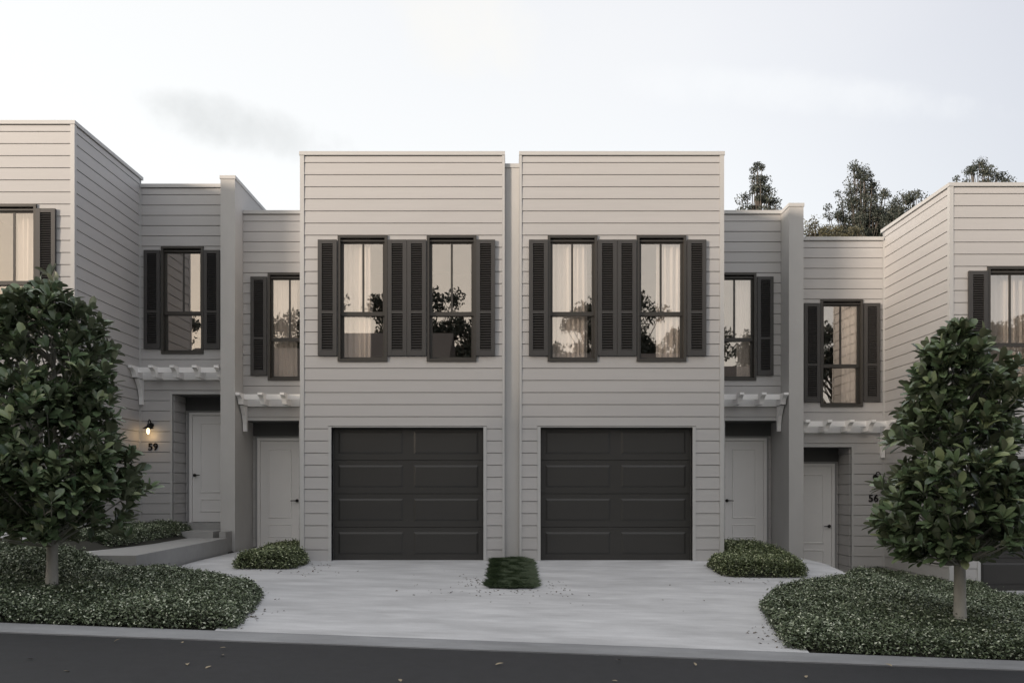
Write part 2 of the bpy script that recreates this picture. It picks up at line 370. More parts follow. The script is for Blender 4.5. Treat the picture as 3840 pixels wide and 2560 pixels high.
def shutter(root, sx, xa, yb, wd_=.299):
    za, zb = 3.228, 5.048; xb = xa+wd_; st = .0635; zm = 3.228+(1334.6-1173)/237.4
    mb = MB()
    def bx(a, b, c, d, e_, g): mb.box(sx*a, sx*b, yb+c, yb+d, e_, g)
    bx(xa, xa+st, -.065, -.0225, za, zb); bx(xb-st, xb, -.065, -.0225, za, zb)
    for (a, b) in ((za, za+.088), (zm-.02, zm+.02), (zb-.062, zb)): bx(xa+st, xb-st, -.063, -.0225, a, b)
    bx(xa+st, xb-st, -.0265, -.0225, za+.088, zm-.02); bx(xa+st, xb-st, -.0265, -.0225, zm+.02, zb-.062)
    s_ = mb.build('shutter', m_shutter, root)
    for (a, b, n) in ((za+.088, zm-.02, 14), (zm+.02, zb-.062, 29)):
        for i in range(n): link('slat', SLAT, s_, (sx*(xa+xb)/2, yb-.047, a+(b-a)*(i+.5)/n))

def curtain(x0, x1, y, z0, z1, label):
    n = max(10, int((x1-x0)/.011)); v = []; f = []
    ph = random.random()*6
    for j, z in enumerate([z0+(z1-z0)*k/6 for k in range(7)]):
        for i in range(n+1):
            u = x0+(x1-x0)*i/n
            a = .022*math.sin(u*74+ph+.6*math.sin(u*17+ph))+.009*math.sin(u*31+j*.25)
            v.append((u+.004*math.sin(j+u*20), y+a*(1-.15*j/6), z))
    for j in range(6):
        for i in range(n): q = j*(n+1)+i; f.append((q, q+1, q+n+2, q+n+1))
    me = bpy.data.meshes.new('curtain'); me.from_pydata(v, [], f); me.materials.append(m_curtain); me.polygons.foreach_set('use_smooth', [True]*len(f))
    props(link('curtain', me), label, 'curtain', 'pale curtains behind the upstairs windows')

def house(sx, ox, oz, label, lit=None):
    H = empty('townhouse', (ox, 0, oz)); props(H, label, 'townhouse', 'townhouses in the terrace')
    B0, B1 = .115, 3.32; RY = 2.31; OP = .6   # block x range, recess plane
    BX = lambda mb, a, b, c, d, e_, g: mb.box(sx*a, sx*b, c, d, e_, g)
    gar = (.450, 2.850, -2, 2.103)
    wins = (.562, 1.964); wops = [(x+.03, x+.752, WZ0+.03, WZ1-.03) for x in wins]
    bw = 3.742; bop = (bw+.03, bw+.752, WZ0+.03, WZ1-.03); alc = (3.945, 4.988, -2, 2.392)
    base = -.75
    mb = MB()
    wallgrid(mb, B0, B1, base, 6.386, [(gar[0], gar[1], base, gar[3])]+wops, lambda a, b, c, d: BX(mb, a, b, 0, .14, c, d))
    BX(mb, B0, B0+.12, .14, 2.40, base, 6.386); BX(mb, B1-.12, B1, .14, 2.40, 6.10, 6.386)      # side parapets
    BX(mb, B1-.12, B1, .14, RY+.12, base, 6.10)
    BX(mb, B0+.12, B1-.12, 2.28, 2.40, 6.0, 6.386)
    wallgrid(mb, B1, 4.988, base, 6.215, [(alc[0], alc[1], base, alc[3]), bop], lambda a, b, c, d: BX(mb, a, b, RY, RY+.12, c, d))
    # alcove
    BX(mb, 3.825, 3.945, RY+.12, 2.90, base, 2.392); pass
    wallgrid(mb, 3.825, 4.988, base, 2.5, [(4.03, 4.90, base, 2.10), (3.945, 4.988, 2.14, 2.5)], lambda a, b, c, d: BX(mb, a, b, 2.90, 3.0, c, d))
    BX(mb, B0, B0+.12, 2.4, 8, base, 6.0); BX(mb, B0, 4.988, 8, 8.12, base, 6.0)
    mb.build('wall', m_wall, H)
    mb = MB(); BX(mb, B0+.12, B1-.12, .14, 2.28, 5.85, 6.0); BX(mb, B0+.12, 4.98, 2.40, 8, 5.85, 6.0); BX(mb, B1-.12, 4.98, RY+.12, 2.40, 5.85, 6.0)
    mb.build('roof', m_roof, H)
    mb = MB(); BX(mb, 3.825, 4.988, RY+.122, 2.898, 2.392, 2.50); BX(mb, 3.947, 4.986, 2.90, 3.0, 2.142, 2.498); mb.build('entry_soffit_shade', m_soffit_shade, H)  # soffit plus header band above the door, coloured dark in place of shade
    # room behind the upstairs windows
    mb = MB(); BX(mb, B0+.12, B1-.12, .14, RY+.12, 2.60, 2.75); BX(mb, B0+.12, 4.98, RY+.12, 5.2, 2.60, 2.75); mb.build('floor', m_roomfloor, H)
    mb = MB(); BX(mb, B0+.12, 4.98, 5.2, 5.3, 2.60, 5.85); BX(mb, B0+.125, B0+.15, .145, 5.19, 2.755, 5.845)
    BX(mb, B1-.02, B1+.06, RY+.13, 5.19, 2.755, 5.845); mb.build('room_wall', m_room, H)
    # boards: front of the garage block
    fo = [(gar[0]-.052, gar[1]+.052, -2, gar[3]+.012)]+[(x+.004, x+.778, WZ0+.003, WZ1-.001) for x in wins]
    clad(H, B0+.042, B1-.044, -.02 if abs(oz) < .1 else -.25, 6.372, lambda u, z: ((sx*u, 0, z), 0), fo)
    # side of the block towards the entry
    clad(H, .042, RY-.022, base+.3, 6.372, lambda u, z: ((sx*B1, u, z), sx*R(90)), [])
    # recessed entry wall
    clad(H, B1+.045, 4.986, base+.3, 6.20, lambda u, z: ((sx*u, RY, z), 0), [(alc[0]-.045, 5.1, -2, alc[3]+.045), (bw+.004, bw+.778, WZ0+.003, WZ1-.001)])
    clad(H, RY+.03, 2.88, 0, 2.39, lambda u, z: ((sx*3.945, u, z), sx*R(90)), [])
    clad(H, 3.967, 4.986, 0, 2.39, lambda u, z: ((sx*u, 2.90, z), 0), [(3.99, 4.94, -1, 2.14), (3.9, 5, 2.14, 2.5)])
    # trims
    def tr_(name, *a, m=m_trim): q = MB(); BX(q, *a); return q.build(name, m, H)
    tr_('corner_trim', B0-.0, B0+.040, -.027, -.0005, base, 6.385)
    tr_('corner_trim', B1-.042, B1+.024, -.027, -.0005, base, 6.385)
    tr_('corner_trim', B1+.0005, B1+.024, -.0, .040, base, 6.385)
    tr_('corner_trim', B1+.0005, B1+.042, RY-.024, RY-.0005, base+.3, 6.21)
    q = MB(); BX(q, B0-.004, B1+.034, -.036, 0.13, 6.388, 6.447); BX(q, B1-.10, B1+.034, .13, 2.415, 6.388, 6.447); BX(q, B0-.004, B0+.12, .13, 2.415, 6.388, 6.447); BX(q, B0+.12, B1-.10, 2.29, 2.415, 6.388, 6.447)
    q.build('parapet_cap', m_trim, H)
    tr_('parapet_cap', B1+.036, 4.988, RY-.040, RY+.14, 6.217, 6.281)
    q = MB(); BX(q, gar[0]-.05, gar[0], -.026, .10, base, gar[3]+.01); BX(q, gar[1], gar[1]+.05, -.026, .10, base, gar[3]+.01); BX(q, gar[0], gar[1], -.0255, .10, gar[3], gar[3]+.01); q.build('garage_frame', m_trim, H)
    q = MB(); BX(q, alc[0]-.043, alc[0], RY-.028, RY+.02, base, alc[3]+.043); BX(q, alc[0], 4.987, RY-.0275, RY+.02, alc[3], alc[3]+.043); q.build('entry_trim', m_trim, H)
    # garage door of four sections
    gd = MB(); BX(gd, gar[0]+.001, gar[1]-.001, .135, .16, -.02, gar[3]+.02); gd = gd.build('garage_door', m_garage, H)
    sec = [(-.005, .52), (.528, 1.052), (1.060, 1.584), (1.592, 2.12)]
    gw = gar[1]-gar[0]
    for (a, b) in sec:
        q = MB(); BX(q, gar[0]+.006, gar[1]-.006, .112, .1345, a, b)
        for (pa, pb) in ((.085, gw/2-.085), (gw/2+.085, gw-.085)):
            # raised panel with sloping borders
            x0_, x1_ = sx*(gar[0]+pa), sx*(gar[0]+pb); x0_, x1_ = min(x0_, x1_), max(x0_, x1_); zl, zh = a+.095, b-.075; i_ = .03
            n = len(q.v)
            q.v += [(x0_, .1118, zl), (x1_, .1118, zl), (x1_, .1118, zh), (x0_, .1118, zh), (x0_+i_*.35, .122, zl+i_*.35), (x1_-i_*.35, .122, zl+i_*.35), (x1_-i_*.35, .122, zh-i_*.35), (x0_+i_*.35, .122, zh-i_*.35)]
            n2 = n+8
            q.v += [(x0_+i_, .101, zl+i_), (x1_-i_, .101, zl+i_), (x1_-i_, .101, zh-i_), (x0_+i_, .101, zh-i_)]
            for k in range(4):
                k2 = (k+1) % 4; q.f.append((n+k, n+k2, n2+k2, n2+k))
            q.f.append((n2, n2+1, n2+2, n2+3))
        q.build('door_section', m_garage, gd)
    # windows and shutters
    for x in wins: window(H, sx, x, 0)
    for x in (.266, 1.352, 1.657, 2.756): shutter(H, sx, x, 0)
    window(H, sx, bw, RY); shutter(H, sx, bw-.312, RY); shutter(H, sx, bw+.795, RY)
    # entry door
    q = MB(); BX(q, 4.035, 4.09, 2.86, 2.96, -.03, 2.10); BX(q, 4.842, 4.897, 2.86, 2.96, -.03, 2.10); BX(q, 4.09, 4.842, 2.86, 2.96, 2.05, 2.10); q.build('door_frame', m_door, H)
    q = MB(); BX(q, 4.093, 4.839, 2.893, 2.93, .0, 2.046)
    dz = ((.19, .45), (.56, 1.90))
    dr = q.build('entry_door', m_door, H)
    for (a, b) in dz:
        q = MB(); x0_, x1_ = 4.235, 4.70
        for (i0, yy0, yy1) in ((0, 2.8925, 2.8895), (.010, 2.8895, 2.8925)):
            pass
        n = 0; lo, hi = min(sx*x0_, sx*x1_), max(sx*x0_, sx*x1_)
        def ring(i_, y_): return [(lo+i_, y_, a+i_), (hi-i_, y_, a+i_), (hi-i_, y_, b-i_), (lo+i_, y_, b-i_)]
        q.v = ring(0, 2.8925)+ring(.008, 2.880)+ring(.020, 2.880)+ring(.030, 2.8915)
        for r0 in (0, 4, 8):
            for k in range(4): k2 = (k+1) % 4; q.f.append((r0+k, r0+k2, r0+4+k2, r0+4+k))
        q.f.append((12, 13, 14, 15))
        q.build('door_panel', m_door, dr)
    kx = 4.135
    q = MB(); q.tube([(sx*kx, 2.892, .90), (sx*kx, 2.868, .90)], .030, 16); q.tube([(sx*kx, 2.868, .90), (sx*kx, 2.83, .90), (sx*(kx+.03), 2.825, .90), (sx*(kx+.115), 2.828, .898)], [.011, .011, .010, .008], 8)
    q.build('door_handle', m_black, dr)
    # landing
    q = MB(); BX(q, 3.947, 4.986, RY-.10, 2.862, base, -.006); q.build('landing', m_steps, H)
    # pergola over the entry
    q = MB(); BX(q, 3.345, 4.984, 2.035, 2.08, 2.755, 2.852); BX(q, 3.345, 4.984, RY-.052, RY-.021, 2.650, 2.785)
    pg = q.build('pergola', m_white, H)
    for rx in (3.385, 3.745, 4.13, 4.53, 4.925):
        hw = .040
        q = MB(); q.prism([(RY-.053, 2.858), (1.80, 2.858), (1.80, 2.815), (1.86, 2.800), (1.915, 2.765), (1.945, 2.712), (1.96, 2.662), (RY-.053, 2.662)], sx*(rx-hw), sx*(rx+hw)); q.build('rafter', m_white, pg)
    for rx in (3.386, 4.935):
        q = MB(); q.prism([(RY-.022, 2.648), (RY-.022, 2.19), (RY-.075, 2.19), (RY-.085, 2.33), (RY-.13, 2.47), (RY-.21, 2.58), (RY-.27, 2.648)], sx*(rx-.034), sx*(rx+.034)); q.build('bracket', m_white, pg)
    return H
H59 = house(1, -10.24, .49, 'grey weatherboard townhouse number 59 at the left edge, with the lit lamp beside its door')
H58 = house(-1, 0, 0, 'grey weatherboard townhouse in the centre left with its entry to the left of its garage')
H57 = house(1, 0, 0, 'grey weatherboard townhouse in the centre right with its entry to the right of its garage')
H56 = house(-1, 10.24, -.49, 'grey weatherboard townhouse number 56 at the right edge, lowest of the row')

def party(x0, x1, y0, ztop, label):
    P = empty('party_wall', ((x0+x1)/2, y0, -.7)); props(P, label, 'wall', 'party walls between the townhouses')
    cxx = (x0+x1)/2; hw = (x1-x0)/2
    MB().box(-hw, hw, 0, 9-y0, 0, ztop-.063+.7).build('wall', m_render, P)
    MB().box(-hw-.012, hw+.012, -.014, 9-y0+.01, ztop-.062+.7, ztop+.7).build('wall_cap', m_trim, P)
party(-5.25, -4.99, 1.85, 6.765, 'plain grey rendered wall projecting between number 59 and the centre left townhouse')
party(-.1125, .1125, .055, 6.283, 'narrow grey rendered wall between the two centre garage blocks')
party(4.99, 5.25, 1.85, 6.268, 'plain grey rendered wall projecting between the centre right townhouse and number 56')

# steps of number 59
S = empty('entry_steps', (-5.7, 1.8, .2)); props(S, 'concrete steps rising to the white door of number 59', 'steps')
MB().box(-.26, .45, -.33, .412, -.6, .178).build('step', m_steps, S)
MB().box(.55, .66, -.30, .04, -.2, .17).build('step_end', m_steps, S)

# numbers
def number(txt, root, x, z, h=.128):
    cu = bpy.data.curves.new('t', 'FONT'); cu.body = txt; cu.size = h/.70; cu.extrude = .007; cu.offset = .004; cu.align_x = 'CENTER'; cu.space_character = 1.05
    ob = bpy.data.objects.new('t', cu); COL.objects.link(ob); dg = bpy.context.evaluated_depsgraph_get(); dg.update()
    me = bpy.data.meshes.new_from_object(ob.evaluated_get(dg)); bpy.data.objects.remove(ob); me.materials.clear(); me.materials.append(m_black); me.name = 'house_number'
    o = link('house_number', me, root, (x, 2.31-.030, z)); o.rotation_euler = (R(90), 0, 0); o['label'] = 'black number '+txt+' beside the entry'
number('59', H59, 3.59, 1.355)
number('56', H56, -3.545, 1.383)

# wall lamps
def lamp(x, z, lit, label, turn=0):
    T = empty('wall_lamp', (x, 2.29, z)); props(T, label, 'wall lamp', 'wall lamps beside the entries'); T.rotation_euler = (0, 0, turn)
    MB().tube([(0, 0, .07), (0, -.022, .07)], .048, 18).build('backplate', m_black, T)
    MB().tube([(0, -.02, .10), (0, -.05, .155), (.0, -.10, .165), (0, -.135, .13), (0, -.14, .075)], .011, 8).build('arm', m_black, T)
    MB().tube([(-.05, -.03, .10), (-.02, -.06, .06), (.02, -.06, .06), (.05, -.03, .10)], .008, 6).build('scroll', m_black, T)
    MB().tube([(0, -.14, .085), (0, -.14, .05), (0, -.14, .045), (0, -.14, .005), (0, -.14, 0)], [.02, .026, .035, .098, .100], 24, cap=False).build('shade', m_black, T, smooth_=True)
    MB().tube([(0, -.14, .045), (0, -.14, .01)], .016, 12).build('socket', m_black, T)
    bm_ = bpy.data.materials.new('bulb_glass_lit' if lit else 'bulb_glass_unlit'); bm_.use_nodes = True; p = bm_.node_tree.nodes['Principled BSDF']
    if lit: p.inputs['Base Color'].default_value = (1, .8, .5, 1); p.inputs['Emission Color'].default_value = (1, .72, .36, 1); p.inputs['Emission Strength'].default_value = 3
    else: p.inputs['Base Color'].default_value = (.75, .72, .66, 1); p.inputs['Roughness'].default_value = .1
    MB().tube([(0, -.14, .012), (0, -.14, -.02), (0, -.14, -.05), (0, -.14, -.085), (0, -.14, -.102)], [.014, .024, .029, .020, .004], 14).build('bulb', bm_, T, smooth_=True)
    if lit:
        pl = bpy.data.lights.new('bulb_light', 'POINT'); pl.energy = .45; pl.color = (1, .66, .33); pl.shadow_soft_size = .03
        o = bpy.data.objects.new('bulb_light', pl); COL.objects.link(o); o.parent = T; o.location = (0, -.14, -.13)
lamp(-10.24+3.557, 1.743+.49, True, 'black wall lamp with its bulb glowing above the number 59')
lamp(10.24-3.515, 1.765-.49, False, 'black wall lamp, unlit, above the number 56', .3)

# curtains: x measured on the picture, taken to the plane behind each window
cz0, cz1 = 2.80, 5.14
curtain(-2.70, -2.25, .15, cz0, cz1, 'pale curtain gathered in the left half of the first window of the centre left townhouse')
curtain(.61, 1.20, .15, cz0, cz1, 'pale curtain filling most of the first window of the centre right townhouse')
curtain(2.30, 2.80, .15, cz0, cz1, 'pale curtain in the right half of the second window of the centre right townhouse')
curtain(-4.52, -4.02, 2.46, cz0, cz1, 'pale curtain in the narrow entry side window left of the centre left townhouse')
curtain(4.20, 4.52, 2.46, cz0, cz1, 'pale curtain in the entry side window above the pergola right of the centre')
curtain(6.18, 6.52, 2.46, cz0-.49, cz1-.49, 'pale curtain in the upstairs window above the entry of number 56')
curtain(-7.95, -7.45, .22, cz0+.49, cz1+.49, 'pale curtain in the far left window, above the left tree')
curtain(7.62, 8.3, .22, cz0-.49, cz1-.49, 'pale curtain in the window at the far right edge, behind the right tree')

# ------------------------------------------------------------------ planting
def in_poly(P, poly):
    x, y = P[:, 0], P[:, 1]; ins = np.zeros(len(P), bool); n = len(poly)
    for i in range(n):
        (x1, y1), (x2, y2) = poly[i], poly[(i+1) % n]
        c = ((y1 > y) != (y2 > y)) & (x < (x2-x1)*(y-y1)/((y2-y1) if y2 != y1 else 1e-9)+x1); ins ^= c
    return ins
def edge_dist(P, poly):
    d = np.full(len(P), 1e9); n = len(poly)
    for i in range(n):
        a = np.array(poly[i]); b = np.array(poly[(i+1) % n]); ab = b-a; t_ = np.clip(((P-a)@ab)/(ab@ab), 0, 1); d = np.minimum(d, np.linalg.norm(P-(a+t_[:, None]*ab), axis=1))
    return d
def smoothpoly(poly, it=1):
    for _ in range(it):
        q = []
        for i in range(len(poly)):
            a, b = poly[i], poly[(i+1) % len(poly)]
            q += [(.9*a[0]+.1*b[0], .9*a[1]+.1*b[1]), (.1*a[0]+.9*b[0], .1*a[1]+.9*b[1])]
        poly = q
    return poly
def sines(P, sc, seed):
    r_ = np.random.default_rng(seed); s = np.zeros(len(P))
    for k in range(7):
        th = r_.uniform(0, 6.28); f_ = sc*r_.uniform(.5, 2.0); s += np.sin((P[:, 0]*math.cos(th)+P[:, 1]*math.sin(th))*f_+r_.uniform(0, 6.28))/(.6+f_/sc)
    return s/4
def leaf_quads(P, Nn, length, width, seed):
    """folded rhombic leaves at P with normals Nn; returns V, F (2 tris each as quads folded: 4 verts)"""
    r_ = np.random.default_rng(seed); n = len(P)
    T = r_.normal(size=(n, 3)); T -= (T*Nn).sum(1)[:, None]*Nn; T /= np.linalg.norm(T, axis=1)[:, None]; B = np.cross(Nn, T)
    l_ = length[:, None]; w_ = width[:, None]
    v0 = P-T*l_*.5; v2 = P+T*l_*.5-Nn*l_*.08; v1 = P+B*w_*.5+Nn*w_*.22; v3 = P-B*w_*.5+Nn*w_*.22
    V = np.stack([v0, v1, v2, v3], 1).reshape(-1, 3); b = np.arange(n)*4
    Ft = np.stack([np.stack([b, b+2, b+1], 1), np.stack([b, b+3, b+2], 1)], 1).reshape(-1, 3)
    return V, Ft
def cover(name, poly, H_, dens, m, label, cat, lf=(.020, .042), seed=1, zf=zg, edge=.09, bumps=.055, bscale=5, sprigs=0):
    poly = smoothpoly(poly); A = np.array(poly); lo, hi = A.min(0), A.max(0)
    r_ = np.random.default_rng(seed); area = (hi-lo).prod(); P = r_.uniform(lo, hi, (int(area*dens), 2)); P = P[in_poly(P, poly)]
    d = edge_dist(P, poly); wob = sines(P, 9, seed+5)*.03
    d = d+wob*.7; P = P[d > 0]; d = d[d > 0]
    prof = np.minimum(1, d/edge)**.5
    # large-scale clumps plus small tufts
    h = H_*prof*(1+bumps/H_*sines(P, bscale, seed)+.55*bumps/H_*sines(P, bscale*3.7, seed+9))
    zb = np.array([zf(x, y) for x, y in P])
    u = r_.uniform(0, 1, len(P)); lift = 1-.42*u**1.3; lift[r_.uniform(size=len(P)) < .04] = 1.1
    z = zb+h*lift+r_.normal(0, .012, len(P))
    # loose shoots standing above the mass
    sh = r_.uniform(size=len(P)) < .02; z[sh] += r_.uniform(.01, .055, sh.sum())
    P = P+r_.normal(0, .018, P.shape)
    # side walls get more leaves low down
    side = (d < edge) & (r_.uniform(size=len(P)) < .6); z[side] = (zb+h*r_.uniform(.08, 1, len(P)))[side]
    Nn = r_.normal(size=(len(P), 3))*.85; Nn[:, 2] = np.abs(Nn[:, 2])+.62
    Nn /= np.linalg.norm(Nn, axis=1)[:, None]
    ln = r_.uniform(lf[0], lf[1], len(P))
    V, Fq = leaf_quads(np.column_stack([P, z]), Nn, ln, ln*.55, seed+3)
    rr = np.clip(r_.beta(2, 3.2, len(P))+.20*sines(P, 2.2, seed+21)+.10*sines(P, 14, seed+2), 0, 1); rr[r_.uniform(size=len(P)) < .08] = 1
    rnd = np.repeat(rr, 2)
    # dark under-body so the ground never shows through
    nx_ = max(12, int((hi[0]-lo[0])/.07)); ny_ = max(8, int((hi[1]-lo[1])/.07)); gx_, gy_ = np.meshgrid(np.linspace(lo[0], hi[0], nx_), np.linspace(lo[1], hi[1], ny_)); G = np.column_stack([gx_.ravel(), gy_.ravel()])
    ins = in_poly(G, poly); dd = edge_dist(G, poly)+sines(G, 9, seed+5)*.02; ok = ins & (dd > .075)
    hh = H_*np.minimum(1, np.maximum(dd, 0)/edge)**.5*(1+bumps/H_*sines(G, bscale, seed))*.66
    gz = np.array([zf(x, y) for x, y in G])+np.where(ok, hh, -.02)
    idx = np.arange(nx_*ny_).reshape(ny_, nx_); a, b, c, e_ = idx[:-1, :-1].ravel(), idx[:-1, 1:].ravel(), idx[1:, 1:].ravel(), idx[1:, :-1].ravel()
    keep = (ok[a] | ok[b] | ok[c] | ok[e_]); q1 = np.stack([a, b, c], 1)[keep]; q2 = np.stack([a, c, e_], 1)[keep]
    n0 = len(V); V = np.vstack([V, np.column_stack([G, gz])]); Fq = np.vstack([Fq, q1+n0, q2+n0]); rnd = np.concatenate([rnd, np.zeros(2*len(q1))])
    me = np_mesh(name, V, Fq, m, rnd, m2=m_soil, n2=2*len(q1)); o = link(name, me); props(o, label, cat, kind='stuff'); return o
bedL = [(-2.56, -5.49), (-2.72, -4.4), (-2.89, -3.5), (-3.2, -3.0), (-3.75, -2.35), (-4.3, -2.2), (-5.0, -2.16), (-7.08, -2.16), (-8.6, -2.5), (-8.6, -5.49)]
bedR = [(2.56, -5.49), (2.72, -4.4), (2.87, -3.5), (3.15, -3.0), (3.75, -2.35), (4.5, -1.75), (5.1, -1.15), (6.2, -.3), (6.25, 2.15), (6.88, 2.2), (6.88, -.06), (7.45, -.06), (7.08, -1.0), (7.08, -3.2), (8.6, -4.6), (8.6, -5.49)]
cover('ground_cover', bedL, .145, 15000, m_cover, 'dense low ground cover round the left street tree, along the kerb', 'ground cover', seed=3)
cover('ground_cover', bedR, .145, 15000, m_cover, 'dense low ground cover round the right street tree, along the kerb', 'ground cover', seed=4)
cover('low_hedge', [(-4.10, -1.15), (-3.16, -1.12), (-3.12, -.32), (-3.36, -.03), (-3.36, 1.8), (-4.05, 1.8)], .21, 17000, m_hedge, 'small leafy bed beside the path to the door left of the centre garages', 'hedge', seed=5)
cover('low_hedge', [(2.95, -1.5), (4.24, -1.5), (4.24, 1.8), (3.36, 1.8), (3.36, -.03), (2.95, -.5)], .21, 17000, m_hedge, 'small leafy bed beside the path to the door right of the centre garages', 'hedge', seed=6)
cover('low_hedge', [(-7.08, -.92), (-5.80, -.92), (-5.80, 2.25), (-6.9, 2.28), (-6.88, -.06), (-7.3, -.06)], .22, 14000, m_cover, 'dark leafy bed beside the steps of number 59, behind the left tree', 'hedge', seed=7, zf=lambda x, y: .285)
# centre strip of fine grass
def grass(poly, n, label):
    r_ = np.random.default_rng(8); A = np.array(poly); lo, hi = A.min(0), A.max(0); P = r_.uniform(lo, hi, (n, 2)); P = P[in_poly(P, poly)]; d = edge_dist(P, poly)+.05*sines(P, 20, 6); P = P[d > 0]; d = d[d > 0]
    h = (.028+.032*np.minimum(1, d/.08))*(1+.55*sines(P, 16, 4))+.015; th = r_.uniform(0, 6.28, len(P)); lean = r_.uniform(.03, .10, len(P)); zb = np.array([zg(x, y) for x, y in P])
    base = np.column_stack([P, zb]); dirv = np.column_stack([np.cos(th)*lean, np.sin(th)*lean, h]); side = np.column_stack([-np.sin(th), np.cos(th), 0*th])*.0035
    V = np.stack([base-side, base+side, base+dirv*.6+side*.9+[0, 0, .0], base+dirv*np.array([1.4, 1.4, .95])], 1).reshape(-1, 3); b = np.arange(len(P))*4
    Fq = np.stack([np.stack([b, b+1, b+2], 1), np.stack([b, b+2, b+3], 1)], 1).reshape(-1, 3)
    me = np_mesh('grass', V, Fq, m_grass, np.repeat(np.clip(r_.beta(2, 2.5, len(P))+.2*sines(P, 12, 3), 0, 1), 2)); props(link('grass', me), label, 'grass', kind='stuff')
grass([(-.285, -2.62), (.285, -2.62), (.275, -.05), (-.275, -.05)], 42000, 'dark green tufty strip between the two centre garage doors')
props(MB().prism([(-2.55, zg(0, -2.55)+.015), (-.05, .015), (-.05, -.2), (-2.55, -.4)], -.24, .24).build('garden_ground', m_soil), kind='structure')

# street trees
st_ = [(0, 0), (.18, .40), (.42, .82), (.68, 1.0), (.88, .72), (1.0, .0)]
def leaf_template():
    V = []; Fc = []
    for (t_, w_) in st_:
        bend = -.16*t_*t_
        if w_ == 0: V.append((t_, 0, bend))
        else: V += [(t_, -w_*.5, bend+.10*w_), (t_, 0, bend), (t_, w_*.5, bend+.10*w_)]
    # indices: 0 ; 1-3 ; 4-6 ; 7-9 ; 10-12 ; 13
    Fc += [(0, 2, 1), (0, 3, 2)]
    for a in (1, 4, 7): Fc += [(a, a+1, a+4), (a, a+4, a+3), (a+1, a+2, a+5), (a+1, a+5, a+4)]
    Fc += [(10, 11, 13), (11, 12, 13)]
    return np.array(V, float), np.array(Fc)[:, ::-1].copy()
LV, LF = leaf_template()
def street_tree(x, y, prof, ztop, seed, label, nros=620):
    r_ = np.random.default_rng(seed); zb = zg(x, y); T = empty('street_tree', (x, y, zb)); props(T, label, 'tree', 'young street trees by the kerb')
    z0 = prof[0][0]-zb
    H_ = ztop-zb
    # trunk: slightly uneven taper with faint rings
    pts = []; rad = []; lean = r_.normal(0, .02, 2)
    for k in range(16):
        s_ = k/15; pts.append((lean[0]*s_+.006*math.sin(s_*9), lean[1]*s_, -.05+s_*(H_*.93))); rad.append((.060*(1-s_)+.008)*(1+.03*math.sin(k*2.3))+(.012 if k == 0 else 0))
    MB().tube(pts, rad, 14).build('trunk', m_bark, T, smooth_=True)
    pz_ = np.array([p[0]-zb for p in prof]); pr = np.array([p[1] for p in prof])
    # shoots in clusters, so that the crown has lobes and dark gaps
    cl_ = []
    while len(cl_) < 85:
        z = r_.uniform(pz_[0], pz_[-1]); R_ = np.interp(z, pz_, pr)
        if r_.uniform() > (R_/pr.max())**1.0: continue
        a = r_.uniform(0, 2*math.pi); q = r_.uniform(.62, 1.03) if z > pz_[0]+.35 else r_.uniform(.25, 1.03)
        cl_.append((R_*q*math.cos(a), R_*q*math.sin(a), z, r_.uniform(.10, .19)))
    cl_.append((0, 0, pz_[-1]-.06, .10))
    ros = []
    while len(ros) < nros:
        if r_.uniform() < .62:
            c = cl_[r_.integers(len(cl_))]; v_ = r_.normal(0, 1, 3)*c[3]*np.array([.62, .62, .75]); p_ = np.array(c[:3])+v_
            if p_[2] < pz_[0]-.03: continue
            R_ = max(.06, np.interp(p_[2], pz_, pr)); q = math.hypot(p_[0], p_[1])/R_
            if q > 1.22: continue
            ros.append((p_[0], p_[1], p_[2], min(1, q), math.atan2(p_[1], p_[0])))
        else:
            z = r_.uniform(pz_[0], pz_[-1]); R_ = np.interp(z, pz_, pr)
            if r_.uniform() > (R_/pr.max()): continue
            a = r_.uniform(0, 2*math.pi); q = r_.uniform(.15, .92)**.6
            ros.append((R_*q*math.cos(a), R_*q*math.sin(a), z, q, a))
    # limbs towards a subset of rosettes
    mb = MB()
    for i in range(0, len(ros), 6):
        rx_, ry_, rz_, q, a = ros[i]; zs_ = max(z0*.92, rz_-.25-.4*math.hypot(rx_, ry_)); sx_ = lean*(zs_/H_)
        mb = MB().tube([(sx_[0], sx_[1], zs_), (rx_*.45, ry_*.45, zs_+(rz_-zs_)*.45-.02), (rx_, ry_, rz_)], [.014, .009, .004], 5)
        mb.build('branch', m_bark, T)
    mats_ = []
    for (rx_, ry_, rz_, q, a) in ros:
        outw = np.array([math.cos(a)*.8, math.sin(a)*.8, .75+.3*(rz_-pz_[0])/H_]) + r_.normal(0, .25, 3); outw /= np.linalg.norm(outw)
        n = r_.integers(6, 10); ph = r_.uniform(0, 6.28)
        t1 = np.cross(outw, [0, 0, 1.0]) + 1e-3; t1 /= np.linalg.norm(t1); t2 = np.cross(outw, t1)
        for k in range(n):
            b = ph+k*2.4; op = r_.uniform(.45, 1.25)*(1 if k > 2 else .6)
            dv = outw*math.cos(op)+(t1*math.cos(b)+t2*math.sin(b))*math.sin(op)
            up = outw*1.0+np.array([0, 0, .5]); nn = up-(up@dv)*dv+r_.normal(0, .15, 3); nn -= (nn@dv)*dv; nn /= np.linalg.norm(nn); sd_ = np.cross(nn, dv)
            ln = r_.uniform(.105, .185); wd__ = ln*r_.uniform(.40, .50)
            M = np.eye(4); M[:3, 0] = dv*ln; M[:3, 1] = sd_*wd__; M[:3, 2] = nn*ln*.8; M[:3, 3] = np.array([rx_, ry_, rz_])+dv*.01-outw*r_.uniform(0, .05)
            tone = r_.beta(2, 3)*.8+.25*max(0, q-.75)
            if r_.uniform() < .04: tone = 1
            mats_.append((M, tone))
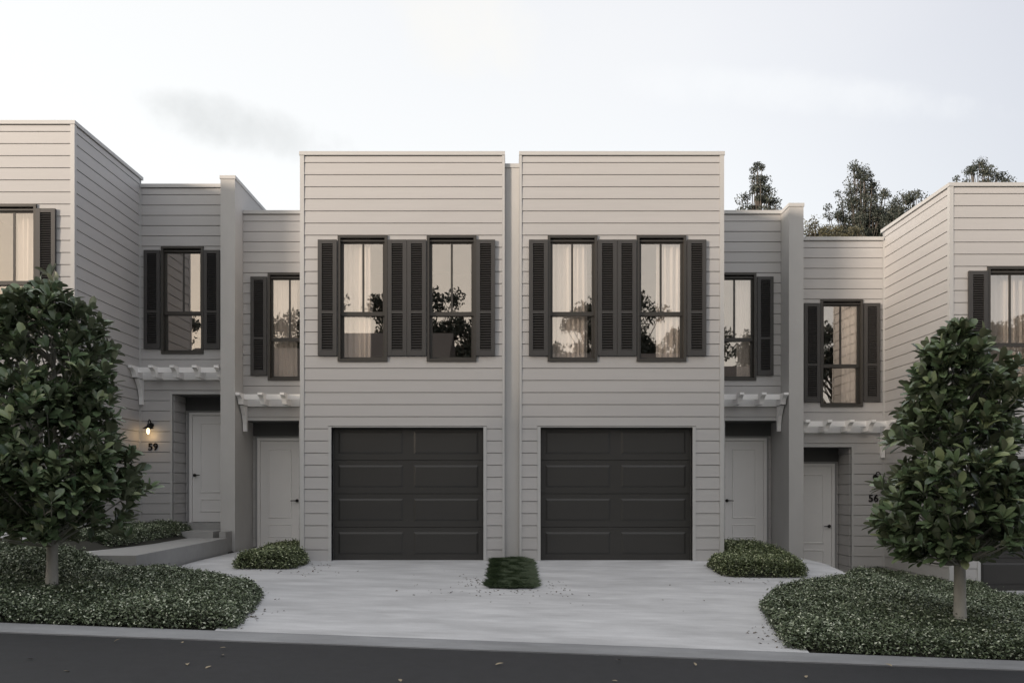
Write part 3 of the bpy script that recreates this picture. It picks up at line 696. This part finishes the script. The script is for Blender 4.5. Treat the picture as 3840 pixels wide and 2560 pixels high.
    # the 300 that show largest: nearest to the street and outermost
    cam_l = np.array([0-x, CAMY-y, CAMZ-zb]); cl = cam_l/np.linalg.norm(cam_l)
    score = [-(M[:3, 3]@cl)*1.0+.05*r_.normal()-abs(M[:3, 2]@cl)*1.5 for M, _ in mats_]
    order = np.argsort(score); front = set(order[:300].tolist())
    lm = np_mesh('leaf', LV, LF, m_leafO, smooth_=True)
    for i in front:
        o = bpy.data.objects.new('leaf', lm); COL.objects.link(o); o.parent = T; o.matrix_local = Matrix(mats_[i][0].tolist())
    rest = [m_ for i, m_ in enumerate(mats_) if i not in front]
    Ms = np.array([m_[0] for m_ in rest]); LH = np.column_stack([LV, np.ones(len(LV))])
    V = np.einsum('nij,vj->nvi', Ms, LH)[:, :, :3].reshape(-1, 3); Fq = (LF[None]+(np.arange(len(rest))*len(LV))[:, None, None]).reshape(-1, 3)
    me = np_mesh('foliage', V, Fq, m_leafA, np.repeat([m_[1] for m_ in rest], len(LF)), smooth_=True); o = link('foliage', me, T); o['kind'] = 'stuff'
    return T
street_tree(-5.07, -4.0, [(.56, .62), (.68, .80), (.95, .86), (1.25, .82), (1.7, .78), (2.2, .70), (2.65, .62), (2.95, .55), (3.16, .38), (3.28, .14)], 3.38, 21, 'leafy young tree with a pale trunk standing in the left garden bed', 1050)
street_tree(4.66, -4.5, [(.42, .58), (.54, .76), (.8, .76), (1.1, .70), (1.6, .66), (2.05, .56), (2.35, .45), (2.6, .31), (2.80, .08)], 2.95, 22, 'leafy young tree with a pale trunk standing in the right garden bed', 880)

# gum trees
def gum(x, y, zbase, H_, crown, seed, label, m=m_gum, nleaf=9000, lsize=.16, group='gum trees behind the terrace', clump=.9, name='gum_tree', holes=.0):
    """crown: list of (dx, z, rx, rz) ellipsoid lobes relative to the base"""
    r_ = np.random.default_rng(seed); T = empty(name, (x, y, zbase)); props(T, label, 'tree', group)
    top = max(c[1] for c in crown)
    tr_ = MB().tube([(0, 0, 0), (.1, 0, top*.35), (-.1, .1, top*.7), (crown[0][0]*.6, 0, top)], [H_*.018, H_*.014, H_*.008, .03], 8); tr_.build('trunk', m_gumbark, T, smooth_=True)
    Pl = []; Pc = []; mb = MB(); tot = sum(c[2]**2*c[3] for c in crown)
    for (dx, cz_, rx_, rz_) in crown:
        nc = max(5, int(nleaf/90*(rx_**2*rz_)/tot))
        for i in range(nc):
            while True:
                q = r_.uniform(-1, 1, 3)
                if .25 < np.linalg.norm(q) < 1: break
            c = np.array([dx, 0, cz_])+q*np.array([rx_, rx_*.8, rz_])
            zs_ = min(c[2]-.4, top*.9)*r_.uniform(.62, .85); s0 = (dx*.35*zs_/top, 0, zs_)
            mid = (np.array(s0)+c)/2+r_.normal(0, .15, 3)-[0, 0, .2]
            mb.tube([s0, tuple(mid), tuple(c)], [.05+.004*H_, .035, .015], 4, cap=False)
            n = int(90*r_.uniform(.6, 1.4)); s_ = clump*r_.uniform(.35, .75)
            dv_ = r_.normal(0, 1, (n, 3)); dv_ /= np.linalg.norm(dv_, axis=1)[:, None]; pp = c+dv_*(r_.uniform(0, 1, (n, 1))**.45)*np.array([s_, s_, s_*.85])*1.3; Pl.append(pp); Pc.append(np.full(n, r_.beta(2, 3)))
    mb.build('limbs', m_gumbark, T)['kind'] = 'stuff'
    P = np.vstack(Pl); tone = np.clip(np.concatenate(Pc)+r_.normal(0, .12, len(P)), 0, 1)
    Nn = r_.normal(size=(len(P), 3)); Nn[:, 2] *= .5; Nn /= np.linalg.norm(Nn, axis=1)[:, None]; ln = r_.uniform(.6, 1.3, len(P))*lsize
    V, Fq = leaf_quads(P, Nn, ln, ln*.42, seed); me = np_mesh('crown', V, Fq, m, np.repeat(tone, 2)); o = link('crown', me, T); o['kind'] = 'stuff'
def gpos(s, top, d): return (s-1920)/F*d, d+CAMY, CAMZ+(1824-top)/F*d
gxp, gyp, gt = gpos(2842, 612, 42)
gum(gxp, gyp, -1.5, gt+1.5, [(a, gt+1.5-b, c, d) for a, b, c, d in ((0, .45, .30, .45), (-.1, 1.0, .5, .5), (.05, 1.6, .7, .5), (-.5, 2.1, .55, .45), (.55, 2.3, .6, .5), (0, 3.2, 1.1, .8))], 31, 'narrow pointed gum tree just right of the centre garage block, behind the roofs', nleaf=7000, lsize=.13, clump=.44)
gxp, gyp, gt = gpos(3235, 604, 46)
gum(gxp, gyp, -1.5, gt+1.5, [(a, gt+1.5-b, c, d) for a, b, c, d in ((-.15, .5, .45, .5), (.1, 1.1, .85, .6), (.8, 1.7, .8, .6), (-.65, 1.9, .8, .55), (1.25, 2.6, .75, .6), (-1.45, 2.9, .75, .45), (0, 2.7, 1.2, .8), (1.35, 3.5, 1.0, .8), (-.2, 3.9, 1.5, .9))], 32, 'tallest and widest gum tree behind the roofs on the right', nleaf=15500, lsize=.135, clump=.48)
gxp, gyp, gt = gpos(3405, 715, 44)
gum(gxp, gyp, -1.5, gt+1.5, [(a, gt+1.5-b, c, d) for a, b, c, d in ((.5, .35, .55, .3), (-.3, .9, .6, .6), (-.7, 1.8, .7, .7), (.3, 1.6, .6, .4), (-.3, 2.8, 1.0, .8))], 33, 'small gum tree leaning out right of the tallest one', nleaf=9000, lsize=.13, clump=.44)
gxp, gyp, gt = gpos(3680, 604, 44)
gum(gxp, gyp, -1.5, gt+1.5, [(a, gt+1.5-b, c, d) for a, b, c, d in ((-.75, .75, .6, .5), (0, .35, .55, .35), (.35, .8, .5, .5), (1.2, 1.0, .5, .5), (0, 1.8, 1.4, .7), (0, 2.8, 1.8, .9))], 34, 'gum tree crown showing above the roof of number 56', nleaf=9000, lsize=.13, clump=.44)
for i, (s, top, lb) in enumerate(((3062, 795, 'low olive tree beside the projecting wall, behind the roofs'), (3120, 815, 'low olive tree under the tallest gum, behind the roofs'), (3210, 835, 'low dark olive tree behind the roof of number 56'))):
    gxp, gyp, gt = gpos(s, top, 38); gum(gxp, gyp, -1.5, gt+1.5, [(-.3, gt+.7, .7, .6), (.5, gt+.3, .7, .6), (0, gt-.5, 1.2, .8)], 40+i, lb, m=m_gum2, nleaf=8500, lsize=.11, clump=.45, group='low olive trees behind the roofs')

# ------------------------------------------------------------------ the other side of the street (seen mirrored in the windows)
m_tile = mat('roof_tiles', (.07, .06, .055), .7, (5, .15, (1, 1, 1))); m_brick2 = mat('opposite_render', (.30, .27, .24), .8, (3, .1, (1, 1, 1)))
def far_house(x, y, w_, d_, h, rh, label):
    zb = zk(x)-.3; T = empty('house', (x, y, zb)); props(T, label, 'house', 'houses across the street')
    MB().box(-w_/2, w_/2, -d_, 0, 0, h).build('wall', m_brick2, T)
    MB().prism([(.6, h-.1), (-d_-.6, h-.1), (-d_-.6, h+.05), (-d_/2, h+rh), (.6, h+.05)], -w_/2-.5, w_/2+.5).build('roof', m_tile, T)
    for fx in (-.3, .08, .32):
        for fz in (1.0, 3.9):
            fr = MB().box(fx*w_-.75, fx*w_+.75, .002, .06, fz, fz+1.3).build('window', m_trim, T); MB().box(fx*w_-.66, fx*w_+.66, .065, .07, fz+.08, fz+1.22).build('pane', m_frame, fr)
    MB().box(-.2*w_-.5+1.6, -.2*w_+.5+1.6, .002, .05, 0, 2.1).build('door', m_trim, T)
far_house(-29, -24, 15, 9, 6.3, 3.4, 'two storey house with a dark tiled roof across the street, far left')
far_house(-48, -24, 15, 9, 6.3, 3.4, 'two storey house with a dark tiled roof across the street, beyond all the others')
far_house(-10.5, -25, 14, 9, 6.2, 3.0, 'two storey house with a dark tiled roof across the street, left of centre')
far_house(8, -26, 13, 9, 6.0, 3.0, 'two storey house with a dark tiled roof across the street, right of centre')
far_house(27, -26, 14, 9, 6.0, 3.0, 'two storey house with a dark tiled roof across the street, far right')
ops_ = [(-38, -32, 11.5), (-24, -38, 12.5), (-13, -36, 13.0), (-6, -37, 13.6), (-1.5, -36, 12.4), (6, -36, 13.2), (12, -38, 12.5), (17, -35, 12.5), (22, -37, 13.5), (28, -34, 12.5), (34, -36, 13.6), (42, -33, 12.5)]
for i, (x, y, h) in enumerate(ops_):
    gum(x, y, zk(x)-.3, h, [(-1.3, h-1.6, 1.7, 1.1), (1.2, h-1.0, 1.8, 1.0), (.2, h-3.0, 2.4, 1.2), (-2.3, h-3.4, 1.4, .8)], 60+i, 'open crowned gum tree behind the houses across the street, '+('nearest to the left end' if i == 0 else 'among the middle of the row' if i < 11 else 'nearest to the right end'), nleaf=7500, lsize=.27, clump=.8, group='gum trees across the street')

# ------------------------------------------------------------------ fallen leaves
m_dry = mat('dry_leaf', (.30, .25, .17), .8); m_dry2 = mat('dark_dry_leaf', (.09, .07, .045), .8)
def roadpt(s, t_):
    # where the view ray of a picture point meets the road plane
    dx, dz = (s-1920)/F, -(t_-1824)/F; k = (CAMZ-(-.258-.015))/(-dz-.0372*dx); return dx*k, CAMY+k
dl = np_mesh('fallen_leaf', LV*[.075, .034, .06]+[-.035, 0, 0], LF, m_dry)
ordn = ['leftmost', 'second', 'third', 'fourth', 'fifth', 'sixth', 'seventh', 'eighth', 'ninth', 'tenth', 'eleventh', 'twelfth', 'thirteenth', 'fourteenth', 'rightmost']
for k9, (s, t_) in enumerate(sorted(((112, 2469), (249, 2515), (682, 2407), (703, 2489), (783, 2499), (835, 2453), (440, 2398), (2318, 2472), (2606, 2487), (2304, 2551), (3023, 2534), (1874, 2487), (834, 2427), (1500, 2548), (3330, 2490)))):
    x, y = roadpt(s, t_); o = link('fallen_leaf', dl, None, (x, y, zk(x)+.0)); o.location.z = zk(x)-.012; o.rotation_euler = (random.uniform(-.25, .25), random.uniform(-.2, .3), random.uniform(0, 6.28))
    k_ = random.uniform(.55, 1.0); o.scale = (k_, k_, k_)
    props(o, 'small dry leaf on the dark road, '+ordn[k9]+(' of the fifteen' if k9 in (0, 14) else ' from the left'), 'leaf', 'dry leaves on the road')
pts = []
def litter(cx_, cy_, sx_, sy_, n):
    for _ in range(n): pts.append((random.gauss(cx_, sx_), random.gauss(cy_, sy_)))
litter(-.5, -2.3, .14, .5, 45); litter(.5, -2.6, .16, .35, 40); litter(-.2, -2.95, .35, .12, 30); litter(-3.0, -1.45, .3, .15, 22); litter(-2.65, -4.9, .12, .45, 45); litter(2.55, -4.8, .1, .4, 35); litter(3.2, -1.85, .4, .12, 20); litter(-.2, -3.2, 1.5, .9, 16); litter(-2.9, -.55, .15, .3, 12)
pts = [(x, y) for x, y in pts if -5.4 < y < -.1 and abs(x) < xl(y)-.02 and not (abs(x) < .3 and y > -2.65)]
P3 = np.array([(x, y, zg(x, y)+.006) for x, y in pts]); Nn = rng.normal(0, .25, (len(P3), 3)); Nn[:, 2] = 1; Nn /= np.linalg.norm(Nn, axis=1)[:, None]; ln = rng.uniform(.02, .048, len(P3))
V, Fq = leaf_quads(P3, Nn, ln, ln*.5, 5); props(link('leaf_litter', np_mesh('leaf_litter', V, Fq, m_dry2)), 'tiny dark leaves scattered on the pale driveway beside the planting', 'leaf litter', kind='stuff')
